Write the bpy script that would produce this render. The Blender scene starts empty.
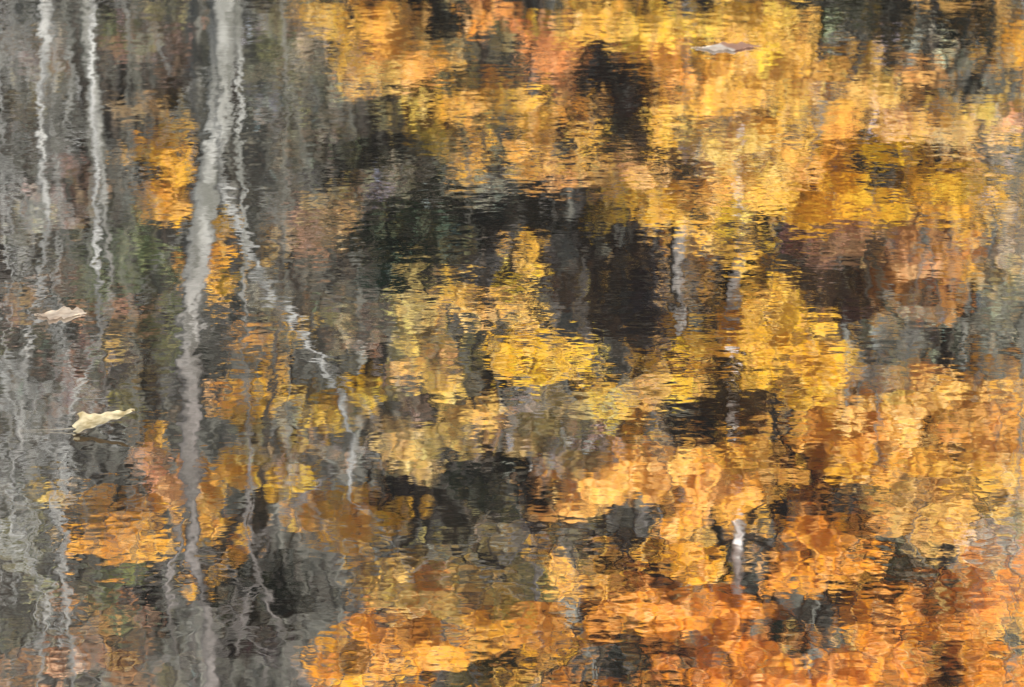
import bpy, math, random
import numpy as np
R = math.radians
rng = np.random.default_rng(7)
random.seed(7)
S = bpy.context.scene
C = S.collection

# ---------------------------------------------------------------- camera numbers
CAM_H, PITCH, LENS = 1.5, 13.0, 171.0
FPX = LENS / 36 * 1024
def W(px, py, D):
    """point at distance D whose reflection in calm water lies in that part of the view"""
    a, b = (px - 512) / FPX, (343.5 - py) / FPX
    p = R(PITCH)
    dx, dy, dz = a, math.cos(p) + b * math.sin(p), -math.sin(p) + b * math.cos(p)
    t = D / dy
    return np.array([dx * t, D, -CAM_H - dz * t])
def on_water(px, py):
    a, b = (px - 512) / FPX, (343.5 - py) / FPX
    p = R(PITCH)
    dx, dy, dz = a, math.cos(p) + b * math.sin(p), -math.sin(p) + b * math.cos(p)
    t = -CAM_H / dz
    return np.array([dx * t, dy * t, 0])

def ground_z(x, y):
    y = np.asarray(y, float); x = np.asarray(x, float)
    z = np.interp(y, [24, 27, 29, 34, 52, 62, 110, 140, 400],
                     [-.8, -.25, .25, .8, 3.2, 7.0, 46, 58, 60])
    w = np.clip((y - 34) / 20, 0, 1)
    return z + w * (0.5 * np.sin(x * .31 + y * .17) + .9 * np.sin(x * .083 + 1.3)) \
        + .06 * np.sin(x * 1.7 + y * 1.1)

# ---------------------------------------------------------------- helpers
def lin(c):
    return tuple(((v / 255) / 12.92) if v / 255 <= .04045 else ((v / 255 + .055) / 1.055) ** 2.4 for v in c)

def tag(o, label=None, cat=None, group=None, kind=None):
    if label: o['label'] = label
    if cat: o['category'] = cat
    if group: o['group'] = group
    if kind: o['kind'] = kind
    return o

def empty(name, loc):
    o = bpy.data.objects.new(name, None); C.objects.link(o)
    o.location = [float(v) for v in loc]
    return o

def mesh_obj(name, verts, faces_flat, sizes, mat, parent=None, col=None, smooth=False):
    """one mesh object from numpy arrays (world coordinates; parent is an unrotated empty)"""
    me = bpy.data.meshes.new(name)
    v = np.asarray(verts, np.float32)
    if parent is not None:
        v = v - np.array(parent.location, np.float32)
    f = np.asarray(faces_flat, np.int32); s = np.asarray(sizes, np.int32)
    me.vertices.add(len(v)); me.vertices.foreach_set('co', v.ravel())
    me.loops.add(len(f)); me.loops.foreach_set('vertex_index', f)
    me.polygons.add(len(s))
    me.polygons.foreach_set('loop_start', np.concatenate([[0], np.cumsum(s)[:-1]]).astype(np.int32))
    me.polygons.foreach_set('loop_total', s)
    if smooth: me.polygons.foreach_set('use_smooth', np.ones(len(s), bool))
    me.update(calc_edges=True)
    if col is not None:      # one colour per vertex
        at = me.color_attributes.new('tint', 'FLOAT_COLOR', 'POINT')
        cc = np.ones((len(v), 4), np.float32); cc[:, :3] = col
        at.data.foreach_set('color', cc.ravel())
    me.materials.append(mat)
    o = bpy.data.objects.new(name, me); C.objects.link(o)
    if parent is not None: o.parent = parent
    return o

class Geo:
    def __init__(self): self.v = []; self.f = []; self.s = []; self.n = 0
    def add(self, v, f, s):
        self.v.append(np.asarray(v, float)); self.f.append(np.asarray(f) + self.n); self.s.append(np.asarray(s)); self.n += len(v)
    def tube(self, pts, rad, sides=7):
        pts = np.asarray(pts, float); rad = np.broadcast_to(np.asarray(rad, float), (len(pts),))
        t = np.gradient(pts, axis=0); t /= np.linalg.norm(t, axis=1)[:, None] + 1e-9
        ref = np.array([0, 1., 0]) if abs(t[0][1]) < .9 else np.array([1., 0, 0])
        u = np.cross(t, ref); u /= np.linalg.norm(u, axis=1)[:, None] + 1e-9
        w = np.cross(t, u)
        a = np.linspace(0, 2 * np.pi, sides, endpoint=False)
        ring = pts[:, None, :] + rad[:, None, None] * (np.cos(a)[None, :, None] * u[:, None, :] + np.sin(a)[None, :, None] * w[:, None, :])
        n = len(pts)
        f = []
        for i in range(n - 1):
            for k in range(sides):
                k2 = (k + 1) % sides
                f += [i * sides + k, i * sides + k2, (i + 1) * sides + k2, (i + 1) * sides + k]
        self.add(ring.reshape(-1, 3), f, [4] * ((n - 1) * sides))
    def build(self, name, mat, parent=None, smooth=True):
        return mesh_obj(name, np.concatenate(self.v), np.concatenate(self.f), np.concatenate(self.s), mat, parent, smooth=smooth)

def wobble(pts, n, amp):
    """resample a polyline to n points with a natural waver"""
    pts = np.asarray(pts, float)
    d = np.concatenate([[0], np.cumsum(np.linalg.norm(np.diff(pts, axis=0), axis=1))])
    s = np.linspace(0, d[-1], n)
    out = np.stack([np.interp(s, d, pts[:, i]) for i in range(3)], 1)
    for i in (0, 1):
        k = rng.normal(0, 1, n); k = np.convolve(k, [.25, .5, .25], 'same'); k[0] = k[-1] = 0
        out[:, i] += amp * k
    return out

# ---------------------------------------------------------------- materials
def new_mat(name):
    m = bpy.data.materials.new(name); m.use_nodes = True
    nt = m.node_tree; nt.nodes.clear()
    return m, nt, nt.nodes.new, nt.links.new

def leaf_material(name, translucent=.12):
    m, nt, N, L = new_mat(name)
    out = N('ShaderNodeOutputMaterial')
    at = N('ShaderNodeAttribute'); at.attribute_name = 'tint'
    tex = N('ShaderNodeTexNoise'); tex.inputs['Scale'].default_value = 6; tex.inputs['Detail'].default_value = 3
    tc = N('ShaderNodeTexCoord'); L(tc.outputs['Object'], tex.inputs['Vector'])
    hs = N('ShaderNodeHueSaturation')
    mr = N('ShaderNodeMapRange'); mr.inputs['From Min'].default_value = .3; mr.inputs['From Max'].default_value = .7
    mr.inputs['To Min'].default_value = .8; mr.inputs['To Max'].default_value = 1.15
    L(tex.outputs['Fac'], mr.inputs['Value']); L(mr.outputs[0], hs.inputs['Value']); L(at.outputs['Color'], hs.inputs['Color'])
    d = N('ShaderNodeBsdfDiffuse'); t = N('ShaderNodeBsdfTranslucent'); mx = N('ShaderNodeMixShader')
    mx.inputs[0].default_value = translucent
    L(hs.outputs[0], d.inputs[0]); L(hs.outputs[0], t.inputs[0]); L(d.outputs[0], mx.inputs[1]); L(t.outputs[0], mx.inputs[2])
    L(mx.outputs[0], out.inputs[0])
    return m

def bark_material(name, c1, c2, scale=(6, 6, 1.2), dull=None):
    m, nt, N, L = new_mat(name)
    out = N('ShaderNodeOutputMaterial'); b = N('ShaderNodeBsdfPrincipled')
    b.inputs['Roughness'].default_value = .85
    tc = N('ShaderNodeTexCoord'); mp = N('ShaderNodeMapping'); mp.inputs['Scale'].default_value = scale
    tex = N('ShaderNodeTexNoise'); tex.inputs['Scale'].default_value = 1.5; tex.inputs['Detail'].default_value = 6
    cr = N('ShaderNodeValToRGB')
    cr.color_ramp.elements[0].position = .40; cr.color_ramp.elements[1].position = .60
    cr.color_ramp.elements[0].color = (*c1, 1); cr.color_ramp.elements[1].color = (*c2, 1)
    L(tc.outputs['Object'], mp.inputs[0]); L(mp.outputs[0], tex.inputs['Vector']); L(tex.outputs['Fac'], cr.inputs[0])
    bp = N('ShaderNodeBump'); bp.inputs['Strength'].default_value = .5; bp.inputs['Distance'].default_value = .02
    L(tex.outputs['Fac'], bp.inputs['Height']); L(bp.outputs[0], b.inputs['Normal'])
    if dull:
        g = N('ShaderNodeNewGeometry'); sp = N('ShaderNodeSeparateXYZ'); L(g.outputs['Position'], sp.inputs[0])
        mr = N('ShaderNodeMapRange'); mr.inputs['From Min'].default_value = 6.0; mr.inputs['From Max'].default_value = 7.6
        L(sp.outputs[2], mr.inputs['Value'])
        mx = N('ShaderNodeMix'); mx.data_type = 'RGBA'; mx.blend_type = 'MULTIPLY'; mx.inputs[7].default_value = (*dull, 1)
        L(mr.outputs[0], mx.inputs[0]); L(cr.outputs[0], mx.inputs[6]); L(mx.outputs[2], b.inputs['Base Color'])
    else: L(cr.outputs[0], b.inputs['Base Color'])
    L(b.outputs[0], out.inputs[0])
    return m

M_leaf = leaf_material('autumn_leaves')
M_needle = leaf_material('evergreen_needles', .1)
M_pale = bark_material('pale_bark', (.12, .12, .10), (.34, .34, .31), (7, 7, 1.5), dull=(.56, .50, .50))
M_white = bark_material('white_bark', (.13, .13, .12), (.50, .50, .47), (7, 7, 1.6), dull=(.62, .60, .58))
M_fork = bark_material('silvery_branch_bark', (.09, .09, .08), (.33, .33, .31), (6, 6, 2.5))
M_bright = bark_material('bright_white_bark', (.40, .40, .38), (.85, .85, .82), (5, 5, 4))
M_grey = bark_material('grey_bark', (.09, .088, .07), (.22, .215, .18))
M_dark = bark_material('dark_bark', (.035, .028, .02), (.10, .08, .06))

# water: dark body under a mirror surface with fine ripples
def water_material():
    m, nt, N, L = new_mat('pond_water')
    out = N('ShaderNodeOutputMaterial')
    geo = N('ShaderNodeNewGeometry')
    def noise(sc, detail, rough, dist=0., off=0.):
        mp = N('ShaderNodeMapping'); mp.inputs['Scale'].default_value = (sc[0], sc[1], 1)
        mp.inputs['Location'].default_value = (off, off * 1.7, off)
        L(geo.outputs['Position'], mp.inputs[0])
        t = N('ShaderNodeTexNoise'); t.inputs['Scale'].default_value = 1; t.inputs['Detail'].default_value = detail
        t.inputs['Roughness'].default_value = rough; t.inputs['Distortion'].default_value = dist
        L(mp.outputs[0], t.inputs['Vector'])
        return t.outputs['Fac']
    def math_(op, a, b):
        n = N('ShaderNodeMath'); n.operation = op
        for i, v in enumerate((a, b)):
            if isinstance(v, (int, float)): n.inputs[i].default_value = v
            else: L(v, n.inputs[i])
        return n.outputs[0]
    terms = WAVES
    h = None
    sep = N('ShaderNodeSeparateXYZ'); L(geo.outputs['Position'], sep.inputs[0])
    breeze = N('ShaderNodeMapRange')      # the breeze roughens the open water farther out
    breeze.inputs['From Min'].default_value = 5.3; breeze.inputs['From Max'].default_value = 8.5
    breeze.inputs['To Min'].default_value = .75; breeze.inputs['To Max'].default_value = 1.15
    L(sep.outputs[1], breeze.inputs['Value'])
    for sc, amp, det, off in terms:
        k = math_('MULTIPLY', noise(sc, det, .5, 0, off), amp)
        if sc[1] > 40: k = math_('MULTIPLY', k, breeze.outputs[0])
        h = k if h is None else math_('ADD', h, k)
    env = N('ShaderNodeMapRange'); env.inputs['From Min'].default_value = .35; env.inputs['From Max'].default_value = .65
    env.inputs['To Min'].default_value = .5; env.inputs['To Max'].default_value = 1.45
    L(noise((2.6, 1.1), 2, .5, 0, 63.), env.inputs['Value'])
    h = math_('MULTIPLY', h, env.outputs[0])
    bp = N('ShaderNodeBump'); bp.inputs['Strength'].default_value = 1; bp.inputs['Distance'].default_value = .001
    L(h, bp.inputs['Height'])
    g = N('ShaderNodeBsdfGlossy'); g.inputs['Roughness'].default_value = .008
    g.inputs['Color'].default_value = (.96, .96, .97, 1)
    L(bp.outputs[0], g.inputs['Normal'])
    d = N('ShaderNodeBsdfDiffuse'); d.inputs['Color'].default_value = (.12, .115, .10, 1)
    mx = N('ShaderNodeMixShader'); mx.inputs[0].default_value = .88
    L(d.outputs[0], mx.inputs[1]); L(g.outputs[0], mx.inputs[2]); L(mx.outputs[0], out.inputs[0])
    return m
# (scale per metre), amplitude in mm, detail, offset
WAVES = [((9, 5), .20, 1, 3.1),
         ((30, 11), .085, 1, 53.1),
         ((20, 23), .068, 1, 11.7),
         ((66, 38), .030, 1, 27.3),
         ((60, 90), .014, 1, 41.9)]
M_water = water_material()

def ground_material():
    m, nt, N, L = new_mat('leaf_litter')
    out = N('ShaderNodeOutputMaterial'); b = N('ShaderNodeBsdfDiffuse')
    tc = N('ShaderNodeTexCoord')
    t1 = N('ShaderNodeTexNoise'); t1.inputs['Scale'].default_value = .35; t1.inputs['Detail'].default_value = 8; t1.inputs['Roughness'].default_value = .65
    t2 = N('ShaderNodeTexNoise'); t2.inputs['Scale'].default_value = 3.; t2.inputs['Detail'].default_value = 6
    L(tc.outputs['Object'], t1.inputs['Vector']); L(tc.outputs['Object'], t2.inputs['Vector'])
    cr = N('ShaderNodeValToRGB'); e = cr.color_ramp.elements
    e[0].position = .36; e[0].color = (.06, .062, .045, 1)
    e[1].position = .66; e[1].color = (.24, .22, .17, 1)
    k = e.new(.5); k.color = (.16, .156, .12, 1)
    L(t1.outputs['Fac'], cr.inputs[0])
    cr2 = N('ShaderNodeValToRGB'); e = cr2.color_ramp.elements
    e[0].position = .35; e[0].color = (.5, .5, .5, 1); e[1].position = .65; e[1].color = (1.3, 1.25, 1.15, 1)
    L(t2.outputs['Fac'], cr2.inputs[0])
    mx = N('ShaderNodeMix'); mx.data_type = 'RGBA'; mx.blend_type = 'MULTIPLY'; mx.inputs[0].default_value = 1
    L(cr.outputs[0], mx.inputs[6]); L(cr2.outputs[0], mx.inputs[7])
    L(mx.outputs[2], b.inputs[0]); L(b.outputs[0], out.inputs[0])
    return m
M_ground = ground_material()

# ---------------------------------------------------------------- setting
def build_water():
    v = [(-120, -30, 0), (120, -30, 0), (120, 28.6, 0), (-120, 28.6, 0)]
    o = mesh_obj('water', v, [0, 1, 2, 3], [4], M_water)
    tag(o, kind='structure')
build_water()
def build_ground():
    xs = np.linspace(-150, 150, 151); ys = np.concatenate([np.linspace(24, 60, 60), np.linspace(62, 150, 60), [200, 300, 400]])
    X, Y = np.meshgrid(xs, ys)
    Z = ground_z(X, Y)
    v = np.stack([X, Y, Z], -1).reshape(-1, 3); nx = len(xs)
    f = []
    for j in range(len(ys) - 1):
        for i in range(nx - 1):
            a = j * nx + i; f += [a, a + 1, a + nx + 1, a + nx]
    o = mesh_obj('hillside', v, f, [4] * (len(f) // 4), M_ground, smooth=True)
    tag(o, kind='structure')
    bed = mesh_obj('pond_bed', [(-400, -400, -1.2), (400, -400, -1.2), (400, 400, -1.2), (-400, 400, -1.2)], [0, 1, 2, 3], [4], M_ground)
    tag(bed, kind='structure')
build_ground()

# ---------------------------------------------------------------- foliage
K_ALB = 1.0      # picture brightness -> surface albedo
SUN_EL, SUN_AZ = 27, 165      # azimuth of the sun from +Y clockwise (behind the camera, to its right)
sun_vec = np.array([math.cos(R(SUN_EL)) * math.sin(R(SUN_AZ)), math.cos(R(SUN_EL)) * math.cos(R(SUN_AZ)), math.sin(R(SUN_EL))])
LEAN = sun_vec * 1.3 + np.array([0, -.15, .05])

def leaves_at(centres, size, tint, jitter=.22, up=1.1, aspect=.75):
    """folded four-sided leaves; centres (n,3), size (n,), tint (n,3)"""
    n = len(centres)
    nrm = rng.normal(0, 1, (n, 3)); nrm /= np.linalg.norm(nrm, axis=1)[:, None]
    nrm = nrm + up * LEAN; nrm /= np.linalg.norm(nrm, axis=1)[:, None]
    a = rng.normal(0, 1, (n, 3)); u = np.cross(nrm, a); u /= np.linalg.norm(u, axis=1)[:, None]
    w = np.cross(nrm, u)
    s = size[:, None]
    fold = nrm * s * .12
    p = np.stack([centres - u * s * .5, centres - w * s * .5 * aspect + fold, centres + u * s * .55, centres + w * s * .5 * aspect + fold], 1)
    br = np.exp(rng.normal(0, jitter, n))[:, None]
    hue = rng.normal(0, jitter * .5, n)[:, None]
    col = tint * br * np.concatenate([1 + hue * .25, 1 - hue * .6, 1 - hue], 1)
    col = col / np.maximum(1, col.max(1, keepdims=True) / .88)
    col = np.clip(col, .004, .88)
    return p.reshape(-1, 3), np.repeat(col, 4, axis=0)

def blob_points(px, py, rx, ry, D, dens, leaf, clump=.24, thick=.7, fill=.8):
    c = W(px, py, D)
    sc = D / FPX * 1.03
    RX, RY = rx * sc, ry * sc
    area = math.pi * RX * RY
    ncl = max(3, int(area / (clump * clump * 1.6) * fill * 1.5))
    th = rng.uniform(0, 2 * np.pi, ncl); r = np.sqrt(rng.uniform(0, 1, ncl)) * rng.uniform(.85, 1.12, ncl)
    cx = c[0] + RX * r * np.cos(th); cz = c[2] + RY * r * np.sin(th)
    cy = D + rng.normal(0, thick * .5, ncl)
    tot = int(area / (leaf * leaf * .4) * dens)
    which = rng.integers(0, ncl, tot)
    off = rng.normal(0, 1, (tot, 3)) * np.array([clump * .55, clump * .5, clump * .32])
    off[:, 2] -= .25 * np.abs(off[:, 0])
    ct = np.exp(rng.normal(0, 1, (ncl, 1)) * VAR * np.array([[1, 1, 1]]) + rng.normal(0, 1, (ncl, 3)) * VAR * np.array([[.1, .24, .6]]))
    ct[rng.uniform(0, 1, ncl) < .05] *= .35
    return np.stack([cx, cy, cz], 1)[which] + off, c, ct[which]

BACK = 1.8
VAR = .28
def broadleaf(name, label, cat, D, blobs, trunk_px, group=None, leaf=.055, dens=2.9, mat=None, bark=None, trunk_r=.055, jitter=.17, fill=.85, clump=.135, up=1.6, aspect=.75, tone=(1.03, 1.10, .62), blob_scale=1.0, limb_r=.05):
    mat = mat or M_leaf; bark = bark or M_dark
    x0 = W(trunk_px, 343, D)[0]
    base = np.array([x0, D + BACK, float(ground_z(x0, D + BACK)) - .1])
    root = empty(name, base); tag(root, label, cat, group)
    P, T = [], []; cents = []
    for b in blobs:
        px, py, rx, ry, c = b[:5]; dn = b[5] if len(b) > 5 else 1
        pts, ce, ct = blob_points(px, py, rx * blob_scale, ry * blob_scale, D, dens * dn, leaf, clump=clump, fill=fill)
        P.append(pts); cents.append((ce, rx * ry))
        T.append(np.broadcast_to(np.array(lin(c)) * (np.array(tone) * ALB if mat is M_leaf else .55) * ct, (len(pts), 3)))
    P = np.concatenate(P); T = np.concatenate(T)
    if mat is M_leaf and tone[2] < .7:      # faded leaves mixed among the bright ones
        q = rng.uniform(0, 1, len(T))[:, None] ** 2 * .45
        T = T * (1 - q) + q * T.mean(1, keepdims=True) * np.array([1.12, .99, .74])
    size = leaf * rng.uniform(.7, 1.25, len(P))
    v, col = leaves_at(P, size, T, jitter, up, aspect)
    mesh_obj('crown', v, np.arange(len(v)), np.full(len(P), 4), mat, root, col)
    zc = max(c[2] for c, _ in cents)
    g = Geo()
    top = np.array([x0 + rng.normal(0, .2), D + BACK, zc + .6])
    pts = wobble([base, (base + top) / 2 + [rng.normal(0, .15), 0, 0], top], 14, .05)
    g.tube(pts, np.linspace(trunk_r, trunk_r * .25, 14), 9)
    g.build('trunk', bark, root)
    for ce, ar in cents:
        a = ce + [0, .2, 0]
        d = abs(a[0] - x0)
        zs = min(max(a[2] - .35 * d - .3, base[2] + 1.2), zc)
        i = int(np.argmin(abs(pts[:, 2] - zs)))
        g = Geo(); lp = wobble([pts[i], (pts[i] + a) / 2 + [0, 0, .1], a], 8, .03)
        g.tube(lp, np.linspace(limb_r, .014, 8), 5)
        for _ in range(4):
            k = rng.integers(3, 8); e = lp[k] + rng.normal(0, .3, 3) + [0, 0, .2]
            g.tube(wobble([lp[k], e], 4, .02), np.linspace(.014, .005, 4), 4)
        g.build('limb', bark, root)
    return root
ALB = 2.1

def px_path(path, D):
    return [W(x, y, D) for x, y in path]

def pale_tree(name, label, D, stems, mat, cat='tree', group=None, twigs=0):
    """stems: list of (pixel path from low to high, radius start, radius end); the first starts at the ground"""
    first = px_path(stems[0][0], D)
    gx = first[0][0] + rng.normal(0, .1)
    base = np.array([gx, D, float(ground_z(gx, D)) - .1])
    root = empty(name, base); tag(root, label, cat, group)
    for i, (path, r0, r1, *own) in enumerate(stems):
        p = px_path(path, D)
        if i == 0: p = [base] + p
        n = max(8, len(p) * 5)
        q = wobble(p, n, .012 if i == 0 else .02)
        g = Geo(); rr = np.interp(np.linspace(0, 1, n), np.linspace(0, 1, len(r0)), r0) if isinstance(r0, (list, tuple)) else np.linspace(r0, r1, n)
        g.tube(q, rr * np.exp(rng.normal(0, .05, n)), 10)
        for _ in range(twigs):
            k = int(rng.integers(n // 3, n)); L_ = rng.uniform(.4, 1.1)
            sgn = rng.choice([-1, 1])
            e = q[k] + [sgn * L_ * .6, rng.normal(0, .2), L_ * .8]
            m_ = (q[k] + e) / 2 + [sgn * .08, 0, 0]
            g.tube(wobble([q[k], m_, e], 7, .03), np.linspace(.011, .003, 7), 4)
        g.build('trunk' if i == 0 else 'branch', own[0] if own else mat, root)
    return root

# --- pale bare trunks standing in front, at the left of the view
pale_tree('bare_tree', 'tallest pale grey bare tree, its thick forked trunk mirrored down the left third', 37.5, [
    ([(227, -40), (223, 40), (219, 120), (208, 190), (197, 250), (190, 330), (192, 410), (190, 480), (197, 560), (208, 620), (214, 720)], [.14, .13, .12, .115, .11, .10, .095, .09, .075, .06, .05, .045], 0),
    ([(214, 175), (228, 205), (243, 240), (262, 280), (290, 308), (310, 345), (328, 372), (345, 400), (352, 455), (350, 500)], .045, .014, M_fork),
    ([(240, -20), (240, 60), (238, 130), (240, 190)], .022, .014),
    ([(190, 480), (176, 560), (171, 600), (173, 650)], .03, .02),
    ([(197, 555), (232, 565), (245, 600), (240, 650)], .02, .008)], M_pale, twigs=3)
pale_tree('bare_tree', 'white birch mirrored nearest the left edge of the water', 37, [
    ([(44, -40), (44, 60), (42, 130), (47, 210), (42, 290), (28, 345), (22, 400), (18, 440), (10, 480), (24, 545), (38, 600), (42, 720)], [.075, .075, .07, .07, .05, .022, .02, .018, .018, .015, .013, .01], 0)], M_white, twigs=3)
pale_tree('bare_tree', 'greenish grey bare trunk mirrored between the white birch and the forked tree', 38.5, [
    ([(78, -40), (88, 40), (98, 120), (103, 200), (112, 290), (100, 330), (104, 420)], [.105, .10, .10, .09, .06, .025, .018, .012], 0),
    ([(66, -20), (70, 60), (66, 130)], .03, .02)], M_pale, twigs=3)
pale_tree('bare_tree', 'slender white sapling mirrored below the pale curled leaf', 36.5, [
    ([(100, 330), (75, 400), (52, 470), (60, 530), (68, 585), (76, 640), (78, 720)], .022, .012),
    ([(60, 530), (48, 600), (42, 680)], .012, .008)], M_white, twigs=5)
pale_tree('bare_tree', 'thin pale sapling mirrored over the dark hemlock near the bottom left', 36.5, [
    ([(250, 500), (252, 545), (266, 590), (274, 630), (302, 680), (320, 730)], .018, .012),
    ([(266, 590), (242, 615), (236, 650)], .012, .006),
    ([(252, 545), (300, 500), (330, 470)], .012, .006)], M_pale, twigs=4)
pale_tree('bare_tree', 'white trunk mirrored between golden crowns right of centre', 39.3, [
    ([(684, 150), (680, 250), (679, 330)], .05, .042)], M_bright)
pale_tree('bare_tree', 'white trunk with a dark hollow behind it mirrored in the lower orange crowns', 39.2, [
    ([(733, 440), (738, 520), (738, 598)], .055, .045)], M_bright)
pale_tree('bare_tree', 'slim white trunk mirrored near the right edge of the water', 39.9, [
    ([(1016, 120), (1014, 200), (1012, 300), (1012, 350)], .018, .012)], M_pale, twigs=2)
pale_tree('bare_tree', 'short grey trunk mirrored at the very bottom centre', 43.0, [
    ([(563, 560), (562, 600), (598, 640), (602, 720)], .05, .06)], M_grey, twigs=2)
pale_tree('bare_tree', 'thin white stem mirrored over the dark grove at the middle', 39.9, [
    ([(556, 200), (550, 255), (548, 320)], .018, .012)], M_pale, twigs=2)

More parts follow.
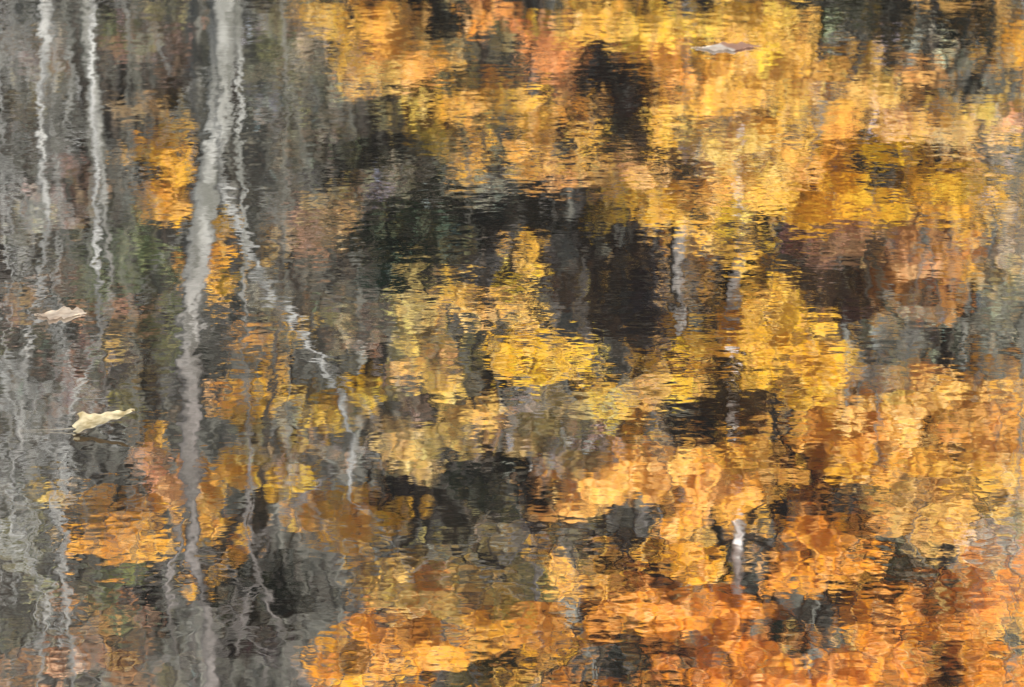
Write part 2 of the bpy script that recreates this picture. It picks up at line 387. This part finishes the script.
# --- golden, orange and russet trees
BL = lambda *a: a
trees = [
 ('oak_tree', 'young oak with scattered dusty pink and tan leaves mirrored at the far left', 'tree', 39.2, 62, [
  (30,70,30,40,(120,100,86),.5), (80,190,30,40,(116,98,84),.5), (150,60,40,30,(118,98,90),.5), (40,300,40,30,(120,98,84),.4), (120,310,40,24,(130,104,80),.4), (70,390,30,30,(116,92,84),.5), (150,470,30,20,(150,112,84),.5), (30,560,30,40,(96,92,74),.4), (110,650,50,30,(130,98,80),.5), (20,665,24,20,(120,90,72),.5)]),
 ('oak_tree', 'young oak with sparse olive leaves mirrored just left of the forked grey tree', 'tree', 39.3, 140, [
  (140,20,40,24,(108,104,88),.4), (130,255,46,26,(84,90,72),.6), (165,320,30,30,(92,90,70),.5), (150,400,30,24,(96,88,66),.4), (120,600,30,24,(84,86,66),.5), (290,30,30,30,(120,116,96),.5), (300,230,30,30,(130,104,88),.5)]),
 ('maple_tree', 'gold maple mirrored at the top of the water, left of centre', 'tree', 39.4, 395, [
  (350,10,50,14,(232,165,75)), (335,42,30,14,(185,140,65),.7), (345,82,13,22,(220,165,85)), (425,70,34,22,(228,165,85)), (395,25,20,20,(215,150,80)), (400,88,26,26,(150,122,84),.8),
  (472,95,32,20,(220,155,75)), (448,118,40,32,(138,104,56)), (472,148,14,20,(205,150,60)), (505,12,40,12,(200,130,85)), (385,50,15,40,(200,140,80))]),
 ('maple_tree', 'brightest yellow maple mirrored behind the small white floating leaf', 'tree', 38.4, 668, [
  (625,22,85,26,(236,182,82)), (700,30,75,34,(242,190,82)), (760,62,50,42,(235,178,92)), (690,88,70,18,(225,165,80)),
  (565,55,30,42,(185,118,85)), (640,60,40,18,(215,150,80)), (780,20,24,20,(200,150,70))]),
 ('maple_tree', 'yellow maple mirrored above the dark middle grove with ragged lower boughs', 'tree', 38.6, 650, [
  (543,140,26,54,(220,162,80)), (590,175,45,22,(205,150,110)), (662,122,28,13,(238,182,72)), (705,150,60,38,(208,162,112)),
  (720,192,72,18,(232,172,80)), (648,212,58,20,(245,182,58)), (742,252,16,24,(222,165,66),1.5), (715,222,70,11,(236,175,68)), (585,120,14,30,(200,140,70),.7)]),
 ('maple_tree', 'peach and gold maple mirrored at the upper right', 'tree', 39.2, 868, [
  (800,100,48,58,(222,168,98),1.6), (870,92,58,44,(214,164,112),1.6), (955,112,72,30,(212,170,120),1.6), (800,182,60,38,(234,168,66),1.6),
  (903,155,46,17,(232,180,60)), (890,200,42,32,(205,150,60)), (965,192,36,28,(200,148,62)), (1005,62,26,26,(222,164,72)), (1060,110,40,60,(205,155,80))]),
 ('maple_tree', 'small bright lemon gold maple mirrored at the very centre of the water', 'tree', 38.2, 530, [
  (532,364,58,22,(238,182,50)), (520,278,16,30,(222,168,55),.45), (480,318,56,18,(176,134,78)), (412,302,38,13,(140,114,88)), (600,400,26,14,(200,150,55),.7)]),
 ('maple_tree', 'bright yellow maple mirrored right of centre above the orange one', 'tree', 38.8, 790, [
  (792,345,52,48,(244,182,48),1.6), (750,318,20,34,(228,168,58)), (738,345,14,26,(226,168,56),1.5), (774,272,14,26,(232,172,62)), (690,366,48,36,(198,146,42)), (640,405,30,30,(150,115,70))]),
 ('maple_tree', 'broad orange gold maple mirrored at the right edge halfway down', 'tree', 39.0, 930, [
  (850,440,72,52,(234,162,62),1.6), (932,430,72,42,(214,155,78)), (1005,425,42,58,(224,160,80)), (935,388,55,18,(205,152,98)), (860,385,40,20,(190,140,85)), (1080,430,50,60,(215,155,70))]),
 ('oak_tree', 'russet and gold oak mirrored at the right below the peach maple', 'tree', 39.5, 905, [
  (905,245,58,28,(168,128,90)), (955,245,22,24,(220,165,80)), (840,240,40,26,(140,108,88)), (1000,250,30,40,(150,130,110)), (900,290,60,26,(130,90,55))]),
 ('oak_tree', 'dusky pink and tan oak mirrored below the lemon gold maple', 'tree', 38.9, 545, [
  (568,440,50,44,(138,116,96)), (485,420,40,28,(160,122,90)), (432,365,34,30,(156,120,78)), (620,432,34,24,(210,155,62)), (410,455,40,26,(150,120,92)), (660,445,28,20,(175,130,80))]),
 ('maple_tree', 'orange maple with a pinkish heart mirrored in the lower centre', 'tree', 38.7, 640, [
  (635,490,92,34,(214,152,90),1.6), (705,492,56,32,(226,155,68)), (684,553,28,38,(208,145,42)), (738,455,20,24,(218,155,66),1.5), (738,484,18,18,(222,156,66),1.2), (580,560,46,28,(190,138,68)), (560,490,36,26,(190,130,90)), (770,470,30,30,(220,155,70))]),
 ('maple_tree', 'deep orange maple mirrored left of the lower right dark hollow', 'tree', 38.6, 806, [
  (830,528,44,46,(242,158,54),1.6), (804,570,30,34,(240,158,56)), (720,650,78,48,(234,146,48),1.6), (652,602,48,28,(228,148,58),1.6), (700,720,100,40,(230,144,46)), (780,700,50,40,(220,135,55))]),
 ('maple_tree', 'orange gold maple mirrored at the bottom left of centre', 'tree', 38.8, 440, [
  (562,632,56,30,(226,152,58),1.6), (432,642,86,44,(212,142,60),1.6), (340,672,38,22,(175,118,30)), (392,592,46,26,(140,108,70)), (485,598,38,24,(140,108,62)), (420,715,120,30,(205,135,50)), (560,700,20,30,(190,120,45))]),
 ('maple_tree', 'orange maple mirrored at the bottom right corner', 'tree', 38.9, 950, [
  (905,612,78,36,(232,148,46),1.6), (965,652,66,40,(236,150,54),1.6), (1005,572,38,46,(205,132,72)), (862,668,58,30,(232,146,56),1.6), (930,512,56,40,(175,132,88)), (965,480,50,24,(208,152,60)), (1070,600,50,80,(215,140,55)), (940,720,100,30,(220,140,50))]),
 ('birch_tree', 'small golden birch mirrored left of the forked grey trunk', 'tree', 40, 170, [
  (160,168,30,48,(192,134,45)), (216,255,22,42,(176,124,46)), (172,120,22,16,(140,110,75),.6), (178,205,20,20,(200,145,50))]),
 ('birch_tree', 'amber birch mirrored below the pale curled leaf', 'tree', 40, 118, [
  (115,528,48,42,(196,138,68),1.4), (126,563,16,9,(240,175,30),1.5), (148,432,20,18,(205,140,52)), (180,500,26,26,(170,125,92),.8), (75,612,20,14,(186,125,85),.6), (60,480,20,24,(140,110,70),.5), (120,630,26,16,(170,118,88),.6)]),
 ('birch_tree', 'ochre birch mirrored right of the forked grey trunk, low in the water', 'tree', 40.3, 262, [
  (225,478,36,30,(208,150,66),1.3), (222,530,32,24,(196,135,60)), (298,495,34,36,(168,124,52)), (250,402,26,40,(168,122,52),.8), (245,350,14,24,(150,108,60),.7), (200,585,10,16,(200,140,50))]),
 ('birch_tree', 'yellow birch with scattered bright sprays mirrored left of centre', 'tree', 40.6, 358, [
  (355,525,40,38,(206,148,62)), (402,508,34,16,(240,175,55),.9), (340,402,42,28,(146,114,52),.8), (362,400,13,11,(225,168,52),1.2), (282,342,24,18,(160,118,68),.7), (330,205,34,18,(176,134,114),.7), (278,262,18,20,(170,124,90),.7), (300,440,30,20,(140,110,60),.6)]),
]
for nm, lb, ct, D, tp, bl in trees:
    VAR = .14 if 'orange maple' in lb else .28
    soft = 'dusty' in lb or 'olive' in lb or 'russet' in lb
    broadleaf(nm, lb, ct, D, bl, tp, tone=(.86, .86, .72) if soft else (1.0, 1.08, .7) if 'peach' in lb else (1.05, 1.14, .62))

# --- dark evergreens in front of and between the crowns
hem = [
 ('near the top left of centre', 39.6, 385, [(440,10,34,16,(38,32,26)), (350,150,62,22,(36,34,28)), (405,165,50,18,(34,36,26)), (405,232,70,34,(38,54,36)), (460,215,50,26,(36,38,30)), (395,262,50,28,(36,64,46))]),
 ('at the centre of the water, with ragged dark arms', 38.0, 622, [(585,70,26,18,(42,30,28)), (640,92,40,14,(50,36,28)), (625,118,28,30,(58,46,30)), (562,145,14,16,(48,38,34)), (562,212,40,15,(36,30,20)), (612,250,42,28,(48,38,32)), (640,272,28,28,(50,38,36)), (735,400,34,26,(90,66,36)), (735,392,14,24,(90,66,36)), (800,268,26,16,(90,66,48)), (838,300,34,24,(84,62,46)), (690,190,26,22,(66,70,66)), (575,285,40,24,(80,62,52),.8), (622,330,28,40,(62,50,38)), (640,300,34,24,(44,40,44))]),
 ('right of the centre above the bright yellow maple', 39.7, 730, [(720,285,30,22,(58,44,28)), (728,402,44,18,(80,58,30)), (700,432,32,14,(48,40,44)), (748,412,20,16,(60,44,28)), (722,562,20,40,(34,30,22)), (830,290,52,34,(84,62,46)), (790,272,16,20,(70,56,44)), (900,280,30,14,(90,62,36),.7)]),
 ('at the top right corner', 38.8, 880, [(835,12,56,14,(60,64,34)), (945,22,54,26,(42,46,36)), (812,36,14,10,(86,104,46)), (900,40,40,20,(80,84,72),.7), (770,6,16,10,(50,34,26))]),
 ('in the lower centre, left of the orange maple', 38.4, 500, [(488,478,38,28,(52,56,46)), (400,492,32,18,(38,30,30)), (545,508,24,32,(56,44,42)), (470,520,30,26,(70,66,54),.8), (618,565,22,36,(58,42,28)), (655,556,16,18,(60,42,26)), (555,520,20,16,(80,66,60))]),
 ('in the lower right among the orange crowns', 38.3, 870, [(776,470,18,36,(38,32,34),1.3), (810,492,32,14,(56,42,32)), (862,500,22,10,(50,40,30)), (858,592,16,28,(40,36,30)), (880,572,28,12,(56,50,34)), (905,570,24,18,(70,62,36)), (798,636,24,16,(50,52,46)), (830,605,26,8,(62,50,30)), (925,585,8,26,(52,46,34))]),
 ('at the bottom edge right of centre', 38.2, 640, [(560,662,26,22,(70,62,52)), (630,655,30,30,(52,54,48)), (500,662,30,22,(66,56,30)), (692,676,30,14,(46,38,28)), (950,672,38,14,(48,38,26)), (615,705,60,20,(50,50,44))]),
 ('near the bottom left behind the thin sapling', 38.0, 262, [(250,585,44,38,(30,34,22)), (156,612,16,26,(36,34,28)), (290,600,18,34,(44,38,26)), (245,640,40,22,(60,50,42))]),
]
for where, D, tp, bl in hem:
    broadleaf('hemlock_tree', 'dark hemlock mirrored ' + where, 'tree', D, bl, tp, mat=M_needle, leaf=.07, dens=7.0, jitter=.3, aspect=.3, up=.3, fill=1.2, clump=.13, trunk_r=.06, blob_scale=.9)

# --- slate grey leafless shrubs of fine twigs
twg = [
 ('at the top, between two gold maples', 40.2, 522, [(520,62,20,42,(120,118,106)), (470,45,40,20,(96,90,74),.6)]),
 ('at the right edge, tall and slate grey', 37.9, 990, [(985,150,22,60,(140,134,120)), (1000,230,26,40,(142,130,114)), (1005,310,26,30,(120,120,108)), (1000,350,34,34,(110,112,100)), (990,70,20,30,(120,118,104),.6)]),
 ('right of the bright yellow maple, dark slate', 37.8, 900, [(880,395,50,14,(150,128,104),.4), (940,120,60,24,(160,144,128),.35), (700,140,40,20,(160,144,130),.35), (930,235,50,20,(130,116,100),.4), (920,52,70,9,(200,198,184),.6), (850,34,40,8,(180,178,160),.5), (905,335,46,36,(104,104,96),.7), (905,335,46,36,(96,94,84)), (870,355,26,26,(110,100,86),.8), (815,120,18,30,(120,104,88),.5)]),
 ('with a blue grey haze at the right edge', 37.7, 1005, [(1005,512,42,34,(172,166,156),1.4), (1015,555,26,20,(112,104,94)), (905,545,26,22,(124,108,84),.7)]),
 ('in the centre under the lemon gold maple', 37.9, 610, [(570,452,50,26,(140,124,112),.6), (650,440,30,16,(138,118,100),.4), (500,452,24,20,(130,118,106),.5), (420,350,40,18,(130,118,104),.5), (430,565,50,22,(132,114,90),.6), (480,525,36,16,(110,102,88),.7), (560,560,26,20,(120,104,84),.5), (620,398,38,20,(128,118,104)), (535,410,34,22,(134,122,112),.8), (545,455,26,30,(126,116,106),.6), (445,175,90,14,(120,114,98),.6)]),
]
twg += [
 ('at the far left, upper part', 39.4, 60, [(30, 60, 40, 60, (118,112,96)), (20, 190, 40, 60, (127,120,101)), (130, 60, 50, 60, (111,103,94)), (130, 250, 50, 50, (100,103,81)), (70, 260, 40, 50, (104,103,88))]),
 ('at the far left, lower part', 39.6, 40, [(30, 380, 45, 60, (95,94,81)), (110, 380, 45, 50, (118,109,94)), (35, 520, 45, 60, (104,103,88)), (90, 620, 50, 50, (91,85,70)), (30, 660, 40, 40, (88,82,68)), (160, 660, 60, 36, (95,89,74))]),
 ('between the forked tree and the gold maple', 39.1, 290, [(450,180,95,9,(170,168,152),.8), (330,160,60,6,(160,158,142),.6), (350,60,40,8,(150,146,134),.5), (440,178,90,12,(136,127,107)), (310,150,40,10,(125,116,101)), (420,245,60,26,(100,109,92),.4), (340,150,50,24,(91,89,74),.4), (290, 40, 50, 50, (134,127,110)), (300, 100, 50, 40, (125,120,107)), (330, 115, 60, 30, (123,116,101)), (290, 180, 30, 40, (113,107,94)), (360, 190, 60, 14, (127,120,105)), (300, 300, 50, 40, (125,112,94)), (380, 320, 60, 30, (143,125,99)), (400, 400, 50, 30, (125,109,88)), (300, 440, 60, 30, (127,114,90)), (250, 620, 40, 40, (95,87,72)), (380, 445, 60, 20, (141,125,103))]),
]
for where, D, tp, bl in twg:
    broadleaf('twiggy_shrub', 'grey leafless shrub of fine twigs mirrored ' + where, 'shrub', D, bl, tp, tone=(1.0, 1.0, .98) if 'far left' in where else (.8, .8, .78), leaf=.12, dens=3.6, jitter=.4, aspect=.10, up=.3, fill=.8, bark=M_grey, trunk_r=.022, limb_r=.02)

# --- second row: muted crowns filling in behind
fillers = [(470, 50.5, (112,96,76)), (600, 51.5, (124,100,72)), (730, 50, (170,125,68)), (860, 52, (165,125,80)), (990, 50.5, (170,128,78))]
for i, (cx, D, c) in enumerate(fillers):
    bl = []
    for k in range(18):
        s = rng.uniform(.75, 1.15)
        bl.append((cx + rng.normal(0, 62), rng.uniform(-60, 760), rng.uniform(40, 75), rng.uniform(28, 50), tuple(np.array(c) * s), .8))
    r = broadleaf('oak_tree', 'muted brown oak standing behind the gold maples', 'tree', D, bl, cx, dens=1.6, leaf=.09, clump=.3)
    r['group'] = 'brown oaks of the second row'
# --- dark hemlock stand behind everything on the right half
for i, cx in enumerate([430, 540, 650, 760, 870, 980, 1090]):
    bl = [(cx + rng.normal(0, 18), y, 60 + .02 * (y), 34, (44 + rng.uniform(-8, 8), 42, 32)) for y in range(-60, 800, 55)]
    r = broadleaf('hemlock_tree', 'tall dark hemlock of the back row', 'tree', 56 + rng.uniform(-1, 1), bl, cx, mat=M_needle, leaf=.12, dens=1.6, jitter=.3, aspect=.35, up=.3, trunk_r=.1, clump=.35)
    r['group'] = 'dark hemlocks of the back row'

# --- bare grey woods on the hillside (copies of a few individuals)
def bare_proto(h, mat):
    root = empty('bare_tree', (0, 0, 0))
    g = Geo(); tp = wobble([(0, 0, -.3), (rng.normal(0, .3), 0, h / 2), (rng.normal(0, .5), 0, h)], 18, .06)
    g.tube(tp, np.linspace(rng.uniform(.035, .10), .015, 18), 6); g.build('trunk', mat, root)
    g = Geo()
    for _ in range(44):
        k = int(rng.integers(5, 17)); sg = rng.choice([-1, 1]); L_ = rng.uniform(.8, 2.6) * (1.1 - k / 26)
        e = tp[k] + [sg * L_ * rng.uniform(.3, .9), rng.normal(0, .6), L_ * rng.uniform(.6, 1.1)]
        q = wobble([tp[k], (tp[k] + e) / 2 + [sg * .1, 0, -.05], e], 7, .05)
        g.tube(q, np.linspace(.028, .006, 7), 4)
        for _ in range(4):
            j = int(rng.integers(2, 6)); e2 = q[j] + rng.normal(0, .35, 3) + [0, 0, .4]
            g.tube(wobble([q[j], e2], 4, .03), np.linspace(.009, .003, 4), 3)
    g.build('branches', mat, root)
    return root
protos = [bare_proto(rng.uniform(11, 16), m) for m in (M_grey, M_grey, M_pale, M_grey, M_pale, M_dark)]
used = [False] * len(protos)
for i in range(170):
    y = rng.uniform(46, 84) if i < 130 else rng.uniform(42, 60)
    half = 6.5 + (y - 40) * .25
    x = rng.uniform(-half * 1.5, half * .5) if i < 130 else rng.uniform(-9, -1.5)
    k = int(rng.integers(0, len(protos)))
    src = protos[k]
    if not used[k]: o = src; used[k] = True
    else:
        o = src.copy(); C.objects.link(o)
        for ch in src.children:
            c2 = ch.copy(); C.objects.link(c2); c2.parent = o
    o.location = (x, y, float(ground_z(x, y))); o.rotation_euler = (0, 0, rng.uniform(-.6, .6)); s = rng.uniform(.8, 1.15); o.scale = (s, s, s)
    tag(o, 'slim grey leafless tree on the hillside behind the bank', 'tree', 'bare trees on the hillside')

# --- slender saplings with fine twigs along the near edge of the bank
def sapling_proto(h, mat):
    root = empty('sapling', (0, 0, 0))
    lean = rng.normal(0, .35)
    g = Geo(); tp = wobble([(0, 0, -.2), (lean * .3, 0, h * .4), (lean, 0, h)], 30, .035)
    g.tube(tp, np.linspace(.013, .004, 30), 6); g.build('trunk', mat, root)
    g = Geo()
    for _ in range(34):
        k = int(rng.integers(9, 29)); sg = rng.choice([-1, 1]); L_ = rng.uniform(.35, 1.3)
        e = tp[k] + [sg * L_ * rng.uniform(.2, .75), rng.normal(0, .2), L_ * rng.uniform(.5, 1.1)]
        q = wobble([tp[k], (tp[k] + e) / 2 + [sg * .07, 0, -.03], e], 9, .025)
        g.tube(q, np.linspace(.009, .003, 9), 4)
        for _ in range(3):
            j = int(rng.integers(2, 7)); e2 = q[j] + rng.normal(0, .16, 3) + [0, 0, .22]
            g.tube(wobble([q[j], e2], 4, .015), np.linspace(.004, .0022, 4), 3)
    g.build('branches', mat, root)
    return root
M_twig = bark_material('silver_bark', (.22, .22, .20), (.52, .52, .49), (6, 6, 2))
sap = [sapling_proto(h, m) for h, m in ((8.5, M_twig), (10.5, M_grey), (9.5, M_grey))]
for i, (px, D) in enumerate([(6, 36.8), (20, 37.3), (132, 38.2), (-10, 36.7), (95, 36.9), (285, 38.4), (60, 37.4), (1022, 36.8)]):
    src = sap[i % 3]
    if i < 3: o = src
    else:
        o = src.copy(); C.objects.link(o)
        for ch in src.children:
            c2 = ch.copy(); C.objects.link(c2); c2.parent = o
    x = W(px, 343, D)[0]
    o.location = (x, D, float(ground_z(x, D))); o.rotation_euler = (0, 0, rng.uniform(0, 6.28)); s_ = rng.uniform(.85, 1.12); o.scale = (s_, s_, s_)
    tag(o, 'slender silvery sapling with bare fine twigs at the edge of the bank', 'sapling', 'bare saplings along the bank')

# ---------------------------------------------------------------- floating leaves
def floating_leaf_material(name, c1, c2):
    m, nt, N, L = new_mat(name)
    out = N('ShaderNodeOutputMaterial'); b = N('ShaderNodeBsdfPrincipled'); b.inputs['Roughness'].default_value = .8; b.inputs['Specular IOR Level'].default_value = .15
    tc = N('ShaderNodeTexCoord'); t = N('ShaderNodeTexNoise'); t.inputs['Scale'].default_value = 55; t.inputs['Detail'].default_value = 5
    cr = N('ShaderNodeValToRGB'); cr.color_ramp.elements[0].color = (*c1, 1); cr.color_ramp.elements[1].color = (*c2, 1)
    cr.color_ramp.elements[0].position = .35; cr.color_ramp.elements[1].position = .6
    L(tc.outputs['Object'], t.inputs['Vector']); L(t.outputs['Fac'], cr.inputs[0]); L(cr.outputs[0], b.inputs['Base Color'])
    tr = N('ShaderNodeBsdfTranslucent'); L(cr.outputs[0], tr.inputs[0])
    mx = N('ShaderNodeMixShader'); mx.inputs[0].default_value = .25
    L(b.outputs[0], mx.inputs[1]); L(tr.outputs[0], mx.inputs[2]); L(mx.outputs[0], out.inputs[0])
    return m
def leaf_grid(outline, nu, nv, surf):
    """leaf blade: outline(u) half width, surf(u, v) -> xyz"""
    v = [surf(u, w * 2 - 1, outline(u)) for u in np.linspace(0, 1, nu) for w in np.linspace(0, 1, nv)]
    f = []
    for i in range(nu - 1):
        for j in range(nv - 1):
            a = i * nv + j; f += [a, a + 1, a + nv + 1, a + nv]
    return np.array(v), f
def ppm(px, py):        # metres per pixel across the view at that spot of the water
    p = on_water(px, py); return math.hypot(p[1], CAM_H) / FPX

def two_sided_leaf(name, c1, c2, under):
    m = floating_leaf_material(name, c1, c2); nt = m.node_tree; N = nt.nodes.new; L = nt.links.new
    g = N('ShaderNodeNewGeometry'); mx = N('ShaderNodeMix'); mx.data_type = 'RGBA'
    ramp = [n for n in nt.nodes if n.type == 'VALTORGB'][0]; b = [n for n in nt.nodes if n.type == 'BSDF_PRINCIPLED'][0]
    L(g.outputs['Backfacing'], mx.inputs[0]); L(ramp.outputs[0], mx.inputs[7]); mx.inputs[6].default_value = (*under, 1)
    L(mx.outputs[2], b.inputs[0])
    [n for n in nt.nodes if n.type == 'MIX_SHADER'][0].inputs[0].default_value = .06
    return m
def curled_leaf():
    p = on_water(104, 431); k = ppm(104, 431)
    root = empty('floating_leaf', p)
    tag(root, 'pale yellow curled leaf with a raised tip floating at the left side of the water', 'leaf')
    Lg = 60 * k
    def hw(u): return k * np.interp(u, [0, .04, .12, .25, .45, .7, .9, 1], [5, 9.5, 10, 7.2, 5.6, 4.2, 2.2, .5])
    def surf(u, v, h):
        x = -30 * k + u * Lg + 5 * k * v * v * (u < .02) - 2.5 * k * math.sin(v * 7) * max(0, 1 - u * 9)
        y = h * 2.6 * v + 10 * k * u + k * 1.5 * math.sin(u * 17 + v * 3)
        z = 1.5 * k + h * .42 * (v + 1) + h * .25 * v * v + 17 * k * u ** 1.3 + k * .8 * math.sin(u * 13 + 1) * u + .6 * k * math.sin(u * 30 + v * 5)
        return (x, y, max(z, .0006))
    v, f = leaf_grid(hw, 54, 19, surf)
    mesh_obj('blade', v + p, f, [4] * (len(f) // 4), two_sided_leaf('pale_yellow_leaf', (.46, .35, .17), (.90, .76, .47), (.14, .08, .025)), root, smooth=True)
    g = Geo()
    g.tube([p + [-28 * k, 0, .004], p + [-45 * k, -.0, .002], p + [-62 * k, 0, .0015], p + [-84 * k, .0, .001]], [.0006, .0004, .0003, .0002], 6)
    g.build('stem', floating_leaf_material('leaf_stem', (.25, .22, .16), (.4, .36, .28)), root)
curled_leaf()
def flat_leaf(px, py, wpx, hpx, lab, c1, c2, seed, shade_half=None):
    p = on_water(px, py); k = ppm(px, py); kz = on_water(px, py - 1)[1] - p[1]
    root = empty('floating_leaf', p); tag(root, lab, 'leaf')
    Lg = wpx * k
    def hw(u): return .5 * hpx * kz * (math.sin(math.pi * min(1, max(0, u))) ** .8 * (.85 + .22 * math.sin(u * 17 + seed) + .12 * math.sin(u * 37 + seed)) + .02)
    def surf(u, v, h):
        return ((u - .5) * Lg + .1 * Lg * v, v * h, .0008 + .0009 * math.sin(u * 9 + seed) ** 2 + .0006 * math.sin(u * 22 + v * 4 + seed) ** 2 + .0012 * v * v)
    v, f = leaf_grid(hw, 40, 15, surf)
    m = floating_leaf_material('drifting_leaf', c1, c2)
    if shade_half:  # right half coloured darker, painting the shade of a blade folded from the light
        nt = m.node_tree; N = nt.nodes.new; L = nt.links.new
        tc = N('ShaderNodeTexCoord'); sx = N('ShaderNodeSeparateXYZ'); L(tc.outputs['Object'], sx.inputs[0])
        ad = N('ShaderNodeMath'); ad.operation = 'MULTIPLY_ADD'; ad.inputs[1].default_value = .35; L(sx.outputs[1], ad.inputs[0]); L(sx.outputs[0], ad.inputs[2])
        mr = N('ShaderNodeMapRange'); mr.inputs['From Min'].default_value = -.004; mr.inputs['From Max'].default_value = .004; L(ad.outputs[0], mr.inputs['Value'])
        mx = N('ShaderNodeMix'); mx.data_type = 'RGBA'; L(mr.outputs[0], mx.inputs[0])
        ramp = [n for n in nt.nodes if n.type == 'VALTORGB'][0]; L(ramp.outputs[0], mx.inputs[6]); mx.inputs[7].default_value = (*shade_half, 1)
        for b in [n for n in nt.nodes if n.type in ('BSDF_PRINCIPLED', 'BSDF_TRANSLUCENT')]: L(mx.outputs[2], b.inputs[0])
    mesh_obj('blade', v + p, f, [4] * (len(f) // 4), m, root, smooth=True)
    g = Geo(); g.tube([p + [-.5 * Lg, 0, .0015], p + [-.58 * Lg, .003, .001], p + [-.66 * Lg, .002, .0008]], [.0006, .0004, .0003], 6)
    g.build('stem', floating_leaf_material('leaf_stem', c1, c2), root)
flat_leaf(62, 315, 42, 13, 'flat peach coloured leaf floating above the curled yellow leaf at the left edge', (.72, .54, .38), (.95, .78, .58), 1.0)
flat_leaf(728, 48, 56, 9, 'whitish leaf with a painted shaded half floating near the top, right of centre', (.88, .68, .50), (.96, .84, .68), 2.2, shade_half=(.60, .34, .22))

# ---------------------------------------------------------------- light and camera
w = bpy.data.worlds.new('World'); S.world = w; w.use_nodes = True
nt = w.node_tree; bg = nt.nodes['Background']
sky = nt.nodes.new('ShaderNodeTexSky'); sky.sky_type = 'NISHITA'; sky.sun_disc = False
sky.sun_elevation = R(SUN_EL); sky.sun_rotation = R(SUN_AZ)
nt.links.new(sky.outputs[0], bg.inputs[0]); bg.inputs[1].default_value = .13
sl = bpy.data.lights.new('sun', 'SUN'); sl.energy = 5; sl.angle = R(.5); sl.color = (1, .96, .90)
so = bpy.data.objects.new('sun', sl); C.objects.link(so)
from mathutils import Vector
so.rotation_euler = Vector([float(x) for x in sun_vec]).to_track_quat('Z', 'Y').to_euler()
cd = bpy.data.cameras.new('camera'); co = bpy.data.objects.new('camera', cd); C.objects.link(co)
cd.lens = LENS; cd.sensor_width = 36; cd.clip_end = 1500; cd.clip_start = .05
co.location = (0, 0, CAM_H); co.rotation_euler = (R(90 - PITCH), 0, 0)
cd.dof.use_dof = True; cd.dof.focus_distance = 6.5; cd.dof.aperture_fstop = 22
S.camera = co
S.view_settings.view_transform = 'Standard'; S.view_settings.look = 'None'; S.view_settings.exposure = 0
S.cycles.use_denoising = True
S.cycles.max_bounces = 6
